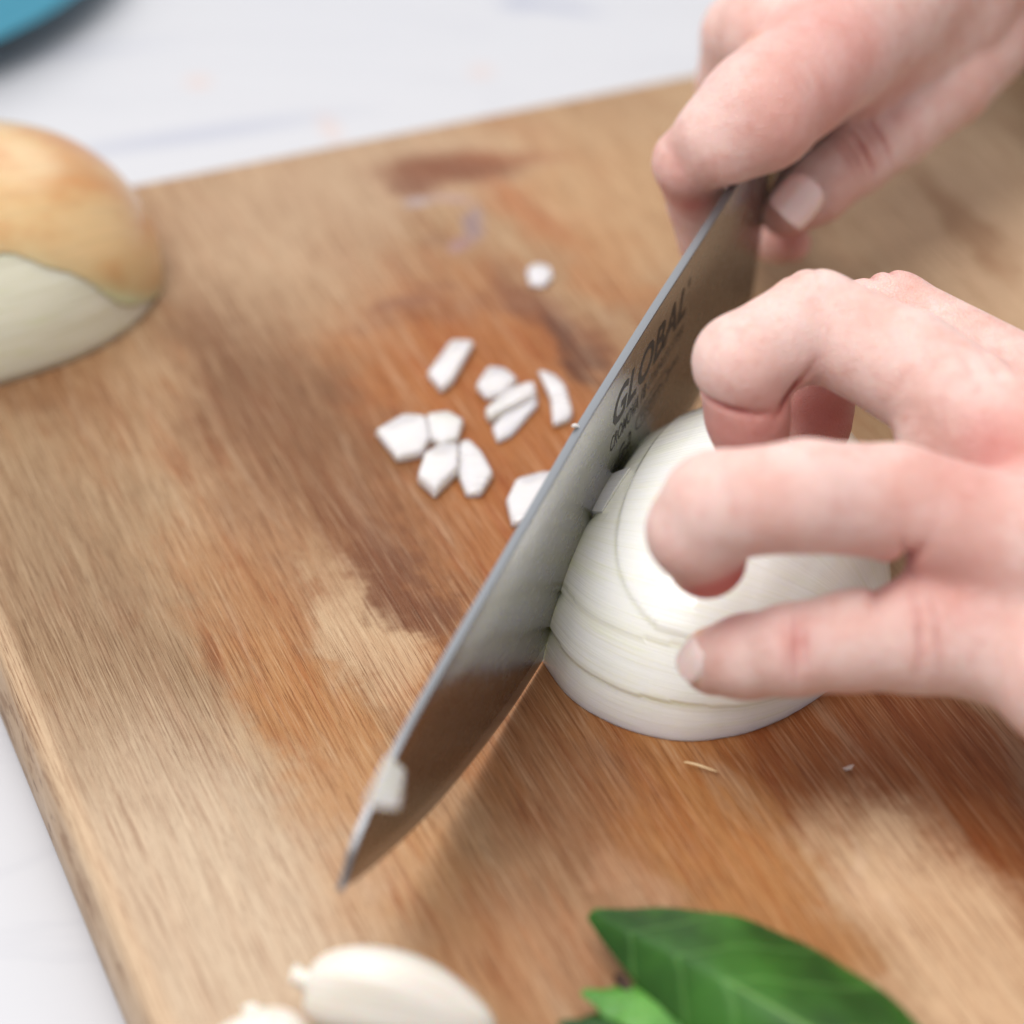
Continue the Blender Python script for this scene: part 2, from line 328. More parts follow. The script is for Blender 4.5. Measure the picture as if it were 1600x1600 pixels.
text('engraved_lettering', 'YOSHIKIN', 7.15, 2.36, .30, 1.2, .05, .0, mat=faint)
text('engraved_lettering', 'JAPAN', 5.65, 2.36, .28, .62, .05, -.002, mat=faint)
ov, of = [], []
for k in range(48):
    a = 2 * math.pi * k / 48; cx, ch = 6.5, 2.47
    for rr in (1.0, 1.05):
        s = cx + .82 * rr * abs(math.cos(a)) ** .6 * (1 if math.cos(a) > 0 else -1); h = ch + .21 * (rr + (.06 if rr > 1 else 0)) * abs(math.sin(a)) ** .6 * (1 if math.sin(a) > 0 else -1)
        ov.append(K(s, h, face_t(h, s) - .0035))
of = [(2 * k, 2 * k + 1, (2 * k + 3) % 96, (2 * k + 2) % 96) for k in range(48)]
mesh('oval_emblem', ov, of, faint, knife, smooth=False, origin=K(6.5, 2.4))

# ------------------------------------------------------------------ onion on the board
ax = np.array([.924, -.382, 0]); ax /= np.linalg.norm(ax); lt = np.array([-ax[1], ax[0], 0])   # axis from blade to root; lt points away from us
ON = np.array([1.55, 42.95, 0.0]) + lt * 0.0
def flesh(name, base, dark_c, green, vein=1.0):
    m = M(name); uvn = m.co(src='UV', scale=1.0)
    n1 = m.noise(m.map(uvn, (.25, 9, 1)), 1.0, 4, .6); n2 = m.noise(m.map(uvn, (.6, 34, 1)), 1.0, 2, .5); n3 = m.noise(m.map(uvn, (.5, 2.2, 1)), 1.0, 3, .5)
    col = m.mix(m.ramp(n1, .5, .72, 0, .55 * vein), base, dark_c)
    col = m.mix(m.ramp(n3, .52, .75, 0, .5 * vein), col, green)
    col = m.mix(m.ramp(n2, .60, .68, 0, .35 * vein), col, m.mix(.5, dark_c, green))
    gat = m.attr('green'); col = m.mix(m.math('MULTIPLY', gat, .7), col, lin(190, 200, 128))
    m.p(Base_Color=col, Roughness=m.ramp(n1, .3, .7, .17, .28), Subsurface_Weight=.75, Subsurface_Radius=(1, .95, .6), Subsurface_Scale=.0045, Coat_Weight=1.0, Coat_Roughness=.06,
        Normal=m.bump(m.math('ADD', n1, m.math('ADD', m.math('MULTIPLY', n2, .5), m.math('MULTIPLY', n3, 1.2))), .00030, .6))
    m.b.inputs['Subsurface Radius'].default_value = (1, .95, .65); m.b.inputs['IOR'].default_value = 1.38
    return m
FLESH = flesh('onion_flesh', lin(251, 249, 241), lin(240, 237, 218), lin(238, 241, 212))
FLESH2 = flesh('onion_flesh_cut', lin(244, 242, 236), lin(222, 216, 206), lin(226, 228, 200), .7)
RIM = flesh('onion_rim', lin(232, 222, 208), lin(196, 170, 150), lin(214, 200, 172), 1.2)
onion = empty('onion_half', ON + ax * 2)
props(onion, 'peeled white onion half beside the knife blade, held down by the left hand', 'onion')
AK = np.array([-.6, 0, .2, .6, 1.15, 2.0, 2.7, 3.4, 4.3, 5.0, 5.4, 5.6])
RL = np.array([2.2, 2.85, 3.05, 3.50, 3.92, 4.20, 4.24, 4.10, 3.45, 2.35, 1.2, .45]); RZ = np.array([1.2, 1.9, 2.1, 2.45, 2.82, 3.32, 3.58, 3.6, 3.1, 2.1, 1.1, .4])
def Rl(a): return np.mean([np.interp(a + d, AK, RL) for d in (-.3, -.15, 0, .15, .3)])
def Rz(a): return np.mean([np.interp(a + d, AK, RZ) for d in (-.3, -.15, 0, .15, .3)])
def wedge(name, p0, p1, dr, a0, a1=5.6, hook=0.0, skew=0.0, thick=None, nu=46, mat=FLESH, zlift=0.0, ripple=.03, green0=.0, depth=None, greenw=.35):
    """segment of the dome between the angles p0..p1 (degrees, 0 = board on our side, 180 = far side)"""
    nv = max(4, int((p1 - p0) / 2.5)); vs, uv, gr = [], [], []
    A = a0 + (a1 - a0) * np.linspace(0, 1, nu)
    inner = thick
    def put(a, p, r, gval, sc_):
        pr = math.radians(p - (17 * (1 - math.exp(-max(a, 0) / 2.2)) * math.sin(math.radians(2 * p)) if p < 90 else 0)); c = ON + ax * a
        q = c - lt * ((Rl(a) + r) * sc_ * math.cos(pr)) + np.array([0, 0, (Rz(a) + r) * sc_ * math.sin(pr) + zlift]); q[2] = max(q[2], 0.01)
        vs.append(q); uv.append((a, p / 57.3 * 4)); gr.append(gval)
    for lay in (0, 1):
        for i, a in enumerate(A):
            for p in np.linspace(p0, p1, nv):
                aa = a + skew * (p - p0) / (p1 - p0) * max(0, 1 - (a - a0) / 1.5) + hook * math.exp(-(p - p0) / 12) * max(0, 1 - (a - a0) / 3)
                e = min(p - p0, p1 - p) / (p1 - p0)
                rr = dr * min(1, max(0, (5.4 - aa) / 2.5)) + ripple * nz((aa * .5, p * .06, dr * 10), 1.0) - .010 * math.exp(-e * 26) - .06 * math.exp(-(i) / 1.1)
                sc_ = 1.0
                if lay == 1:
                    if inner: rr -= inner
                    else: sc_ = .2
                gv = green0 * math.exp(-(e * (p1 - p0) / 57.3 * 4) / greenw) + .3 * green0 * math.exp(-(aa - a0) / .5)
                put(aa, p, rr, gv, sc_)
    n = nu * nv; F = gridfaces(nu, nv) + [tuple(n + k for k in reversed(f)) for f in gridfaces(nu, nv)]
    for i in range(nu - 1):
        F.append((i * nv, (i + 1) * nv, n + (i + 1) * nv, n + i * nv)); F.append((i * nv + nv - 1, n + i * nv + nv - 1, n + (i + 1) * nv + nv - 1, (i + 1) * nv + nv - 1))
    for j in range(nv - 1):
        F.append((j, n + j, n + j + 1, j + 1)); k = (nu - 1) * nv + j; F.append((k, k + 1, n + k + 1, n + k))
    o = mesh(name, vs, F, mat, onion, origin=ON, uv=uv)
    at = o.data.attributes.new('green', 'FLOAT', 'POINT'); at.data.foreach_set('value', np.array(gr, dtype=np.float32))
    bm = bmesh.new(); bm.from_mesh(o.data); bmesh.ops.recalc_face_normals(bm, faces=bm.faces); bm.to_mesh(o.data); bm.free()
    if hasattr(o.data, 'set_sharp_from_angle'): o.data.set_sharp_from_angle(angle=math.radians(50))
    return o
def onion_body():
    nu, nv = 190, 200; TP = [0, 8, 9, 21, 22.5, 38, 40, 64, 69, 72, 85, 89, 110, 113, 140, 180]; TA = [.0, .02, .10, .30, .05, .32, .04, .24, .40, .44, .40, .50, .46, .34, .22, .18]
    B = [21, 41, 70, 180, 181]; vs, uv, gr = [], [], []
    rows = [(None, .03), (None, .35), (None, .68), (None, .93)] + [(i / (nu - 1), 1.0) for i in range(nu)]
    for t, sc in rows:
        for p in np.linspace(.4, 179.6, nv):
            a_s = float(np.interp(p, TP, TA)) + .02 * nz((p * .15, 0, 0), 1.0); a = a_s + (5.6 - a_s) * (t ** 1.35 if t is not None else 0) + (.04 * (1 - sc))
            p_ = p + (3.0 * nz((a * .35, 4, 4), 1.0) + 1.2 * nz((a * 1.4, 9, 1), 1.0) if p < 88 else 0); k = next(q for q, b in enumerate(B) if p_ <= b); b0 = ([0] + B)[k]; b1 = B[k]
            dr = (.022, .05, .035)[k] * (1 - (p_ - b0) / (b1 - b0)) if b1 < 100 else .02; dr -= .045 * math.exp(-(180 - p) / 20)
            for b in B[:2]: dr -= .005 * math.exp(-((p_ - b) / .8) ** 2)
            ab = .85 + 1.25 * math.exp(-(p - 47) / 11) if p > 44 else 9
            x = min(max((a - ab) / .07, 0), 1); dr += .055 * x * x * (3 - 2 * x)
            dr += .02 * nz((a * .6, p * .05, 2), 1.0) - .07 * math.exp(-(a - a_s) / .05) * (sc == 1); dr *= min(1, max(.1, (5.5 - a) / 1.5))
            pr = math.radians(p - (17 * (1 - math.exp(-max(a, 0) / 2.2)) * math.sin(math.radians(2 * p)) if p < 90 else 0))
            q = ON + ax * a - lt * ((Rl(a) + dr) * sc * math.cos(pr)) + np.array([0, 0, (Rz(a) + dr) * sc * math.sin(pr)]); q[2] = max(q[2], .008)
            vs.append(q); uv.append((a, p / 57.3 * 4))
            g_ = .6 * math.exp(-(a - a_s) / .22) + sum(.16 * math.exp(-abs(p - b) / 2.2) for b in B[:2]) + (.8 * math.exp(-((p - 78) / 9) ** 2) * math.exp(-max(0, a - .3) / .25) if a < ab else 0)
            gr.append(g_ + (.10 * math.exp(-((a - ab) / .05) ** 2) if ab < 8 else 0))
    n0 = len(rows); F = gridfaces(n0, nv) + [(i * nv, (i + 1) * nv, (i + 1) * nv + nv - 1, i * nv + nv - 1) for i in range(n0 - 1)]
    o = mesh('onion_flesh', vs, F, FLESH, onion, origin=ON, uv=uv)
    at = o.data.attributes.new('green', 'FLOAT', 'POINT'); at.data.foreach_set('value', np.array(gr, dtype=np.float32))
    bm = bmesh.new(); bm.from_mesh(o.data); bmesh.ops.recalc_face_normals(bm, faces=bm.faces); bm.to_mesh(o.data); bm.free()
    if hasattr(o.data, 'set_sharp_from_angle'): o.data.set_sharp_from_angle(angle=math.radians(60))
onion_body()
wedge('inner_layer', 70, 86, .10, .0, a1=.62, skew=.22, thick=.5, mat=FLESH2, nu=10, green0=.15)
rootm = M('onion_root'); rootm.p(Base_Color=lin(150, 128, 92), Roughness=.8)
rv, rf = [], []
for k in range(60):
    p = math.radians(rng.uniform(5, 175)); r = rng.uniform(0, .5); b = ON + ax * 5.45 + (-lt * math.cos(p) * r) + np.array([0, 0, .1 + math.sin(p) * r])
    d = ax * rng.uniform(.3, .6) + rng.normal(0, .14, 3); d[2] = abs(d[2]) * .6; w = rng.normal(0, 1, 3); w /= np.linalg.norm(w) * 45
    q = len(rv); rv += [b - w, b + w, b + np.cross(w, ax) , b + d]; rf += [(q, q + 1, q + 3), (q + 1, q + 2, q + 3), (q + 2, q, q + 3)]
props(mesh('root_fibre', rv, rf, rootm, onion, smooth=False, origin=ON), None, None, None, 'stuff')

# ------------------------------------------------------------------ diced onion
DICE = flesh('onion_dice', lin(234, 227, 225), lin(214, 205, 200), lin(222, 222, 202), .7)
DICE.p(Transmission_Weight=.35, Roughness=.3)
DG = 'diced onion pieces scattered on the board'
def dice(poly, h, label, inset=.06, name='onion_piece', bulge=.0, z0=0.004, green=False, group=DG):
    h *= .42; n = len(poly); top = [U(px, py, h) for px, py in poly]; c = np.mean(top, axis=0)
    vs = [t * 1.0 + np.array([0, 0, rng.uniform(-.16, .16) * h]) for t in top]
    vs += [np.array([*(c + (t - c) * (1 + rng.uniform(-.02, .12)))[:2], z0]) for t in top]
    vs.append(c + np.array([0, 0, h * .10])); fs = [(k, (k + 1) % n, 2 * n) for k in range(n)] + [tuple(reversed(range(n, 2 * n)))] + [(k, n + k, n + (k + 1) % n, (k + 1) % n) for k in range(n)]
    org = np.array([c[0], c[1], 0]); o = mesh(name, vs, fs, DICE, smooth=False, origin=org, uv=[(p[0] * 1.2, p[1] * .3 + p[2] * .2) for p in vs])
    fix(o); mod(o, 'BEVEL', width=.0006, segments=3, limit_method='NONE'); o.data.polygons.foreach_set('use_smooth', [True] * len(o.data.polygons))
    return props(o, label, 'onion piece', group)
dice([(668, 578), (705, 528), (742, 530), (708, 590), (690, 604)], .5, 'rectangular white onion piece farthest from the blade, alone above the others')
dice([(744, 600), (762, 568), (790, 572), (808, 588), (785, 612), (760, 616)], .42, 'pale green tinted onion piece behind the pile of flat slivers')
dice([(758, 636), (792, 604), (834, 594), (838, 612), (800, 634), (764, 650)], .55, 'upper flat onion sliver of the pair in the middle')
dice([(770, 664), (800, 632), (840, 618), (838, 632), (800, 676), (778, 686)], .3, 'lower onion sliver with torn edge, leaning under the upper one')
dice([(840, 576), (868, 584), (884, 600), (895, 640), (890, 652), (864, 660), (860, 620)], .4, 'curved arc shaped onion piece between the pile and the blade')
dice([(588, 668), (630, 644), (665, 648), (672, 680), (660, 704), (620, 712)], .5, 'pointed onion piece at the left end of the lower cluster')
dice([(666, 646), (700, 640), (724, 652), (716, 682), (690, 692), (672, 680)], .55, 'square onion piece at the back of the lower cluster')
dice([(652, 740), (664, 706), (690, 688), (716, 690), (716, 728), (680, 762)], .62, 'onion piece at the front of the lower cluster')
dice([(718, 690), (732, 684), (754, 704), (770, 736), (752, 766), (728, 766), (716, 734)], .45, 'rounded onion piece at the right end of the lower cluster')
dice([(822, 418), (838, 408), (860, 414), (864, 430), (850, 443), (828, 440)], .3, 'tiny round onion crumb lying alone high on the board')
dice([(792, 776), (806, 746), (850, 734), (880, 738), (860, 790), (832, 812), (800, 812)], .45, 'onion piece half hidden behind the knife blade')
# piece stuck to the blade near its tip
def on_face(px, py, off):   # point on the blade's right face seen at this pixel
    r = FW + np.array([1., 0, 0]) * (px - 800) / FPX - UP * (py - 800) / FPX
    o_ = KO - km * off; s_ = np.dot(o_ - np.array([0, 0, CH]), km) / np.dot(r, km); return np.array([0, 0, CH]) + r * s_
pp = [(604, 1178), (618, 1190), (634, 1204), (629, 1236), (624, 1264), (597, 1262), (568, 1258), (584, 1222)]
vs = [on_face(*p, .20 + .95 * (p[1] - 1178) / 90) for p in pp] + [on_face(*p, .125) for p in pp]; n = len(pp)
o = mesh('onion_piece', vs, [tuple(range(n)), tuple(reversed(range(n, 2 * n)))] + [(k, n + k, n + (k + 1) % n, (k + 1) % n) for k in range(n)], FLESH2, smooth=False, origin=np.mean(vs, axis=0), uv=[(p[0], p[2] * .3) for p in vs])
fix(o); mod(o, 'BEVEL', width=.0004, segments=2)
props(o, 'white onion piece stuck to the knife blade near its tip', 'onion piece', DG)
# a crumb on the spine, a straw and a fleck on the wood
straw = M('dry_skin_shred'); straw.p(Base_Color=lin(236, 206, 160), Roughness=.6)
pts = [U(1066, 1190, .12), U(1084, 1193, .16), U(1104, 1200, .12), U(1124, 1207, .05)]; vs = []
for i, p in enumerate(pts):
    w = .035 if 0 < i < 3 else .02
    vs += [p + np.array([0, w, 0]), p + np.array([0, 0, w]), p + np.array([0, -w, 0]), p + np.array([0, 0, -w])]
o = mesh('onion_skin_shred', vs, gridfaces(4, 4, True) + [(0, 1, 2, 3), (15, 14, 13, 12)], straw, origin=pts[1]); fix(o); mod(o, 'SUBSURF', levels=1, render_levels=1)
props(o, 'thin straw coloured onion skin shred lying in front of the onion half', 'shred')
q = [U(1316, 1200, .05), U(1326, 1196, .1), U(1334, 1194, .15), U(1331, 1203, .05), U(1322, 1205, .02), U(1326, 1200, .2)]
o = mesh('onion_crumb', q, [(0, 1, 5), (1, 2, 5), (2, 3, 5), (3, 4, 5), (4, 0, 5), (4, 3, 2, 1, 0)], FLESH2, smooth=False, origin=q[0]); props(o, 'tiny white crumb on the wood below the holding hand', 'crumb')
c0 = K(10.35, 4.66, .07); q = [c0 + rng.normal(0, .05, 3) for _ in range(8)]
bm = bmesh.new(); [bm.verts.new(Vector((p - c0) * S)) for p in q]; bmesh.ops.convex_hull(bm, input=bm.verts); me = bpy.data.meshes.new('onion_crumb'); bm.to_mesh(me); bm.free(); me.materials.append(FLESH2.m)
o = bpy.data.objects.new('onion_crumb', me); C.objects.link(o); o.location = c0 * S; props(o, 'tiny onion crumb sitting on the spine of the knife', 'crumb')

# ------------------------------------------------------------------ second onion half at the left
skin_m = M('dry_onion_skin'); v = skin_m.co(src='UV', scale=1.0)
s1 = skin_m.noise(skin_m.map(v, (.5, .5, 1)), 1.0, 3, .5); s2 = skin_m.noise(skin_m.map(v, (.3, 9, 1)), 1.0, 3, .6)
c_ = skin_m.mix(skin_m.ramp(s1, .36, .66), lin(226, 172, 122), lin(206, 130, 70)); c_ = skin_m.mix(skin_m.ramp(s2, .5, .7, 0, .5), c_, lin(196, 150, 108))
c_ = skin_m.mix(skin_m.attr('fade'), c_, lin(206, 200, 158))
skin_m.p(Coat_Weight=.5, Coat_Roughness=.2, Base_Color=c_, Roughness=.34, Subsurface_Weight=.3, Subsurface_Scale=.003, Normal=skin_m.bump(s2, .0002, .5))
FLESH3 = flesh('onion_flesh_green', lin(214, 210, 190), lin(188, 180, 150), lin(196, 198, 150), 1.6)
OC = U(-72, 462, 0); half2 = empty('onion_half', OC)
props(half2, 'onion half still wearing orange brown dry skin, at the left edge of the view', 'onion')
ax2 = np.array([.88, .47, 0]); ax2 /= np.linalg.norm(ax2); lt2 = np.array([-ax2[1], ax2[0], 0])
def dome(name, off, mat, cond=None, nu=60, nv=60):
    vs, uv, keep = [], [], []
    for i in range(nu):
        a = -1 + 2 * i / (nu - 1); xx = math.copysign(abs(math.sin(a * math.pi / 2)) ** 1.0, a); rr = math.sqrt(max(0, 1 - abs(xx) ** 2.3))
        for j in range(nv):
            p = math.pi * j / (nv - 1); k = 1 + .012 * nz((a * 2, p * 3, 1), 1.0)
            q = OC + ax2 * (xx * (4.5 + off)) - lt2 * (rr * math.cos(p) * (3.7 + off) * k) + np.array([0, 0, rr * math.sin(p) * (3.55 + off) * k + .01])
            vs.append(q); uv.append((xx * 4, p * 4)); keep.append(True if cond is None else cond(xx, p, q))
    fs = [f for f in gridfaces(nu, nv) if all(keep[k] for k in f)]
    used = sorted({k for f in fs for k in f}); mp = {k: i for i, k in enumerate(used)}
    fs = [tuple(mp[k] for k in f) for f in fs]
    if cond is None: fs.append(tuple([i * nv for i in range(nu)] + [i * nv + nv - 1 for i in reversed(range(nu))]))
    return mesh(name, [vs[k] for k in used], fs, mat, half2, origin=OC, uv=[uv[k] for k in used])
d = fix(dome('onion_flesh', 0, FLESH3))
def cnd(xx, p, q):
    e = math.degrees(p) - (40 - 50 * max(0, (xx - .05)) ** 1.2 + 3 * math.sin(xx * 7) + 1.2 * math.sin(xx * 19)); return e > 0
def cnd_fade(o):
    W = np.array([(v.co.x, v.co.y, v.co.z) for v in o.data.vertices]) / S; f = []
    for w in W:
        xx = min(.999, max(-.999, (w @ ax2) / 4.52)); rr = math.sqrt(max(1e-4, 1 - abs(xx) ** 2.3)); pr = math.atan2(w[2] / 3.57, -(w @ lt2) / 3.72)
        e = math.degrees(pr) - (40 - 50 * max(0, (xx - .05)) ** 1.2); f.append(math.exp(-max(e, 0) / 5.0) * .9)
    a = o.data.attributes.new('fade', 'FLOAT', 'POINT'); a.data.foreach_set('value', np.array(f, dtype=np.float32))
d = dome('dry_skin', .022, skin_m, cnd, 200, 220); cnd_fade(d); mod(d, 'SOLIDIFY', thickness=.00012)

# ------------------------------------------------------------------ garlic
gm = M('garlic_flesh'); v = gm.co(src='UV', scale=1.0); n1 = gm.noise(gm.map(v, (.6, 6, 1)), 1, 3, .5)
gm.p(Base_Color=gm.mix(gm.ramp(n1, .4, .7), lin(226, 221, 212), lin(214, 205, 190)), Roughness=.38, Subsurface_Weight=.5, Subsurface_Scale=.004, Normal=gm.bump(n1, .0003, .5))
gt = M('garlic_tip'); gt.p(Base_Color=lin(196, 170, 130), Roughness=.7)
def clove(p0, p1, r, label, up=.3, roll=0.0):
    p0, p1 = np.array(p0), np.array(p1); d = p1 - p0; L = np.linalg.norm(d); d = d / L; w = np.cross([0, 0, 1], d); w /= np.linalg.norm(w); t_ = np.cross(d, w)
    th = empty('garlic_clove', (p0 + p1) / 2 * np.array([1, 1, 0])); props(th, label, 'garlic', 'peeled garlic cloves at the front of the board')
    vs, uv = [], []; nu, nv = 30, 28
    for i in range(nu):
        t = i / (nu - 1); rr = r * (max(0, math.sin(math.pi * min(1, t ** .72))) ** .48 if 0 < t < 1 else 0) * (1 - .15 * t) + .012
        c = p0 + d * L * t + t_ * (up * math.sin(math.pi * t))
        for j in range(nv):
            a = 2 * math.pi * j / nv; sh = 1 + .10 * math.cos(3 * (a + roll)) + .05 * nz((t * 3, math.cos(a), math.sin(a)), 1.0)
            q = c + (w * math.cos(a) * 1.0 + t_ * math.sin(a) * .86) * rr * sh; q[2] = max(q[2], .01); vs.append(q); uv.append((t * L, a))
    fix(mesh('clove_body', vs, gridfaces(nu, nv, True), gm, th, origin=(p0 + p1) / 2, uv=uv))
    vs = []
    for k, (s, rr) in enumerate(((.10, .17), (-.02, .15), (-.12, .13), (-.20, .16), (-.22, .10))):
        for a in np.linspace(0, 2 * math.pi, 10, endpoint=False): vs.append(p0 + d * s + t_ * (.04 - s * .35) + (w * math.cos(a) + t_ * math.sin(a)) * rr * (1 + .2 * rng.uniform(-1, 1)))
    fix(mesh('clove_tip', vs, gridfaces(5, 10, True) + [tuple(range(40, 50))], gm, th, origin=p0))
    return th
clove(U(478, 1535, .9), U(775, 1610, .75), .78, 'large peeled white garlic clove lying on its side near the front edge', .30, .4)
clove(U(398, 1600, .75), U(440, 1790, .7), .80, 'smaller garlic clove left of the large one, nearest the corner', .2, 1.2)

# ------------------------------------------------------------------ leaves
def leafmat(name, a, b, k):
    m = M(name); v = m.co(src='UV', scale=1.0); n1 = m.noise(v, .45, 3, .5); n2 = m.noise(v, 6, 3, .5)
    vn = m.math('ABSOLUTE', m.math('SUBTRACT', m.math('FRACT', m.math('ADD', m.math('MULTIPLY', n1, 1.2), m.math('MULTIPLY', m.n('ShaderNodeSeparateXYZ', i_0=m.map(v, (1, 1, 1), (0, 0, .7))).outputs[0], 1.1))), .5))
    c = m.mix(m.ramp(n1, .32, .68), a, b); c = m.mix(m.ramp(vn, .06, 0, 0, .28), c, k)
    m.p(Base_Color=c, Roughness=.42, Subsurface_Weight=.15, Subsurface_Scale=.002, Normal=m.bump(m.math('ADD', n1, m.ramp(vn, .1, 0, 0, -.2)), .0007, .5)); m.b.inputs['Specular IOR Level'].default_value = .3
    return m
LM1 = leafmat('green_leaf', lin(28, 64, 14), lin(54, 104, 30), lin(110, 160, 80)); LM2 = leafmat('light_green_leaf', lin(66, 122, 42), lin(94, 150, 62), lin(130, 176, 96)); LM3 = leafmat('dark_green_leaf', lin(26, 58, 18), lin(44, 86, 28), lin(80, 120, 60))
stemm = M('leaf_stem'); stemm.p(Base_Color=lin(88, 132, 54), Roughness=.5); brown = M('brown_stem'); brown.p(Base_Color=lin(58, 34, 22), Roughness=.7)
def leaf(mid, widths, side, fold, mat, label, curl=.12, wave=.03, asym=1.0):
    mid = np.array([U(*p) for p in mid]); n = 34; t = np.linspace(0, 1, n); tk = np.linspace(0, 1, len(mid))
    P = np.stack([np.interp(t, tk, mid[:, k]) for k in range(3)], 1)
    for _ in range(6): P[1:-1] = (P[:-2] + P[1:-1] * 2 + P[2:]) / 4
    Wd = np.interp(t, np.linspace(0, 1, len(widths)), widths)
    for _ in range(3): Wd[1:-1] = (Wd[:-2] + Wd[1:-1] * 2 + Wd[2:]) / 4
    sd = np.array(side, float); sd /= np.linalg.norm(sd); th = empty('green_leaf', P[n // 2] * np.array([1, 1, 0])); props(th, label, 'leaf', 'fresh green leaves at the front of the board')
    nv = 19; vs, uv = [], []
    for i in range(n):
        for j in range(nv):
            s = -1 + 2 * j / (nv - 1); w = s * Wd[i] * (asym if s < 0 else 1)
            z = -fold * abs(s) * Wd[i] - curl * s * s * Wd[i] + wave * math.sin(t[i] * 17 + (2 if s > 0 else 0)) * abs(s) + .02 * math.sin(t[i] * 38 + 8 * abs(s)) * abs(s)
            q = P[i] + sd * w + np.array([0, 0, z]); q[2] = max(q[2], .02 + .03 * abs(s)); vs.append(q); uv.append((t[i] * 8, abs(w) * 1.2))
    o = mesh('leaf_blade', vs, gridfaces(n, nv), mat, th, origin=P[n // 2], uv=uv); mod(o, 'SOLIDIFY', thickness=.0004); mod(o, 'SUBSURF', levels=1, render_levels=1)
    vs = []
    for i in range(n):
        r = .03 + .05 * t[i]
        for a in np.linspace(0, 2 * math.pi, 6, endpoint=False): vs.append(P[i] + sd * r * math.cos(a) + np.array([0, 0, r * math.sin(a) - .02]))
    mesh('midrib', vs, gridfaces(n, 6, True), stemm, th, origin=P[n // 2])
    return th
leaf([(920, 1430, .7), (1010, 1470, 1.0), (1130, 1530, 1.3), (1270, 1610, 1.4), (1420, 1720, 1.1), (1520, 1800, .7)], [.10, 1.0, 1.55, 1.75, 1.7, 1.3, .3], (.50, .85, .15), .22, LM1, 'large glossy green leaf with pointed tip nearest the onion half', asym=.42)
leaf([(908, 1552, .45), (985, 1560, .55), (1080, 1590, .55), (1200, 1660, .5)], [.02, .40, .55, .6, .3], (.5, .85, 0), .15, LM2, 'lighter green leaf tucked under the left side of the large one')
leaf([(872, 1602, .3), (960, 1598, .35), (1080, 1650, .35), (1150, 1700, .3)], [.02, .3, .4, .3, .1], (.2, .95, 0), .1, LM3, 'dark green leaf lowest in the bunch at the bottom edge', .1)
p0, p1 = U(968, 1528, .55), U(1010, 1600, .3); vs = []
for i, t in enumerate(np.linspace(0, 1, 5)):
    c = p0 * (1 - t) + p1 * t
    for a in np.linspace(0, 2 * math.pi, 8, endpoint=False): vs.append(c + np.array([math.cos(a), 0, math.sin(a)]) * .10)
o = mesh('leaf_stalk', vs, gridfaces(5, 8, True) + [tuple(range(8)), tuple(reversed(range(32, 40)))], brown, origin=(p0 + p1) / 2); props(o, 'short dark brown stalk end between the light leaf and the large leaf', 'stalk')

# ------------------------------------------------------------------ bowl and pot at the frame's edges
teal = M('teal_plastic'); teal.p(Base_Color=lin(22, 116, 140), Roughness=.45)
c = U(-372, -118, -0.9); prof = [(0.02, .0), (5.2, 0), (6.0, .15), (7.6, 1.2), (9.2, 2.0), (9.9, 2.5), (10.05, 2.6), (9.95, 2.66), (9.7, 2.55), (9.0, 2.1), (7.4, 1.4), (5.6, .4), (.02, .35)]
o = lathe('bowl', [(r, z * .45) for r, z in prof], teal, (c[0], c[1], tz)); props(o, 'teal blue plastic bowl on the white counter, at the upper left corner', 'bowl')
potm = M('black_enamel'); potm.p(Base_Color=lin(34, 40, 40), Roughness=.4)
c = U(1848, 88, 0); prof = [(.02, 0), (3.7, 0), (4.0, .2), (4.1, 1.2), (4.12, 3.2), (4.2, 3.3), (4.12, 3.4), (3.9, 3.3), (3.8, .4), (.02, .3)]
prof = [(r, z * .45) for r, z in prof]
o = lathe('dish', prof, potm, (c[0], c[1], 0.004)); props(o, 'black round dish standing on the board at the right edge of the view', 'dish')

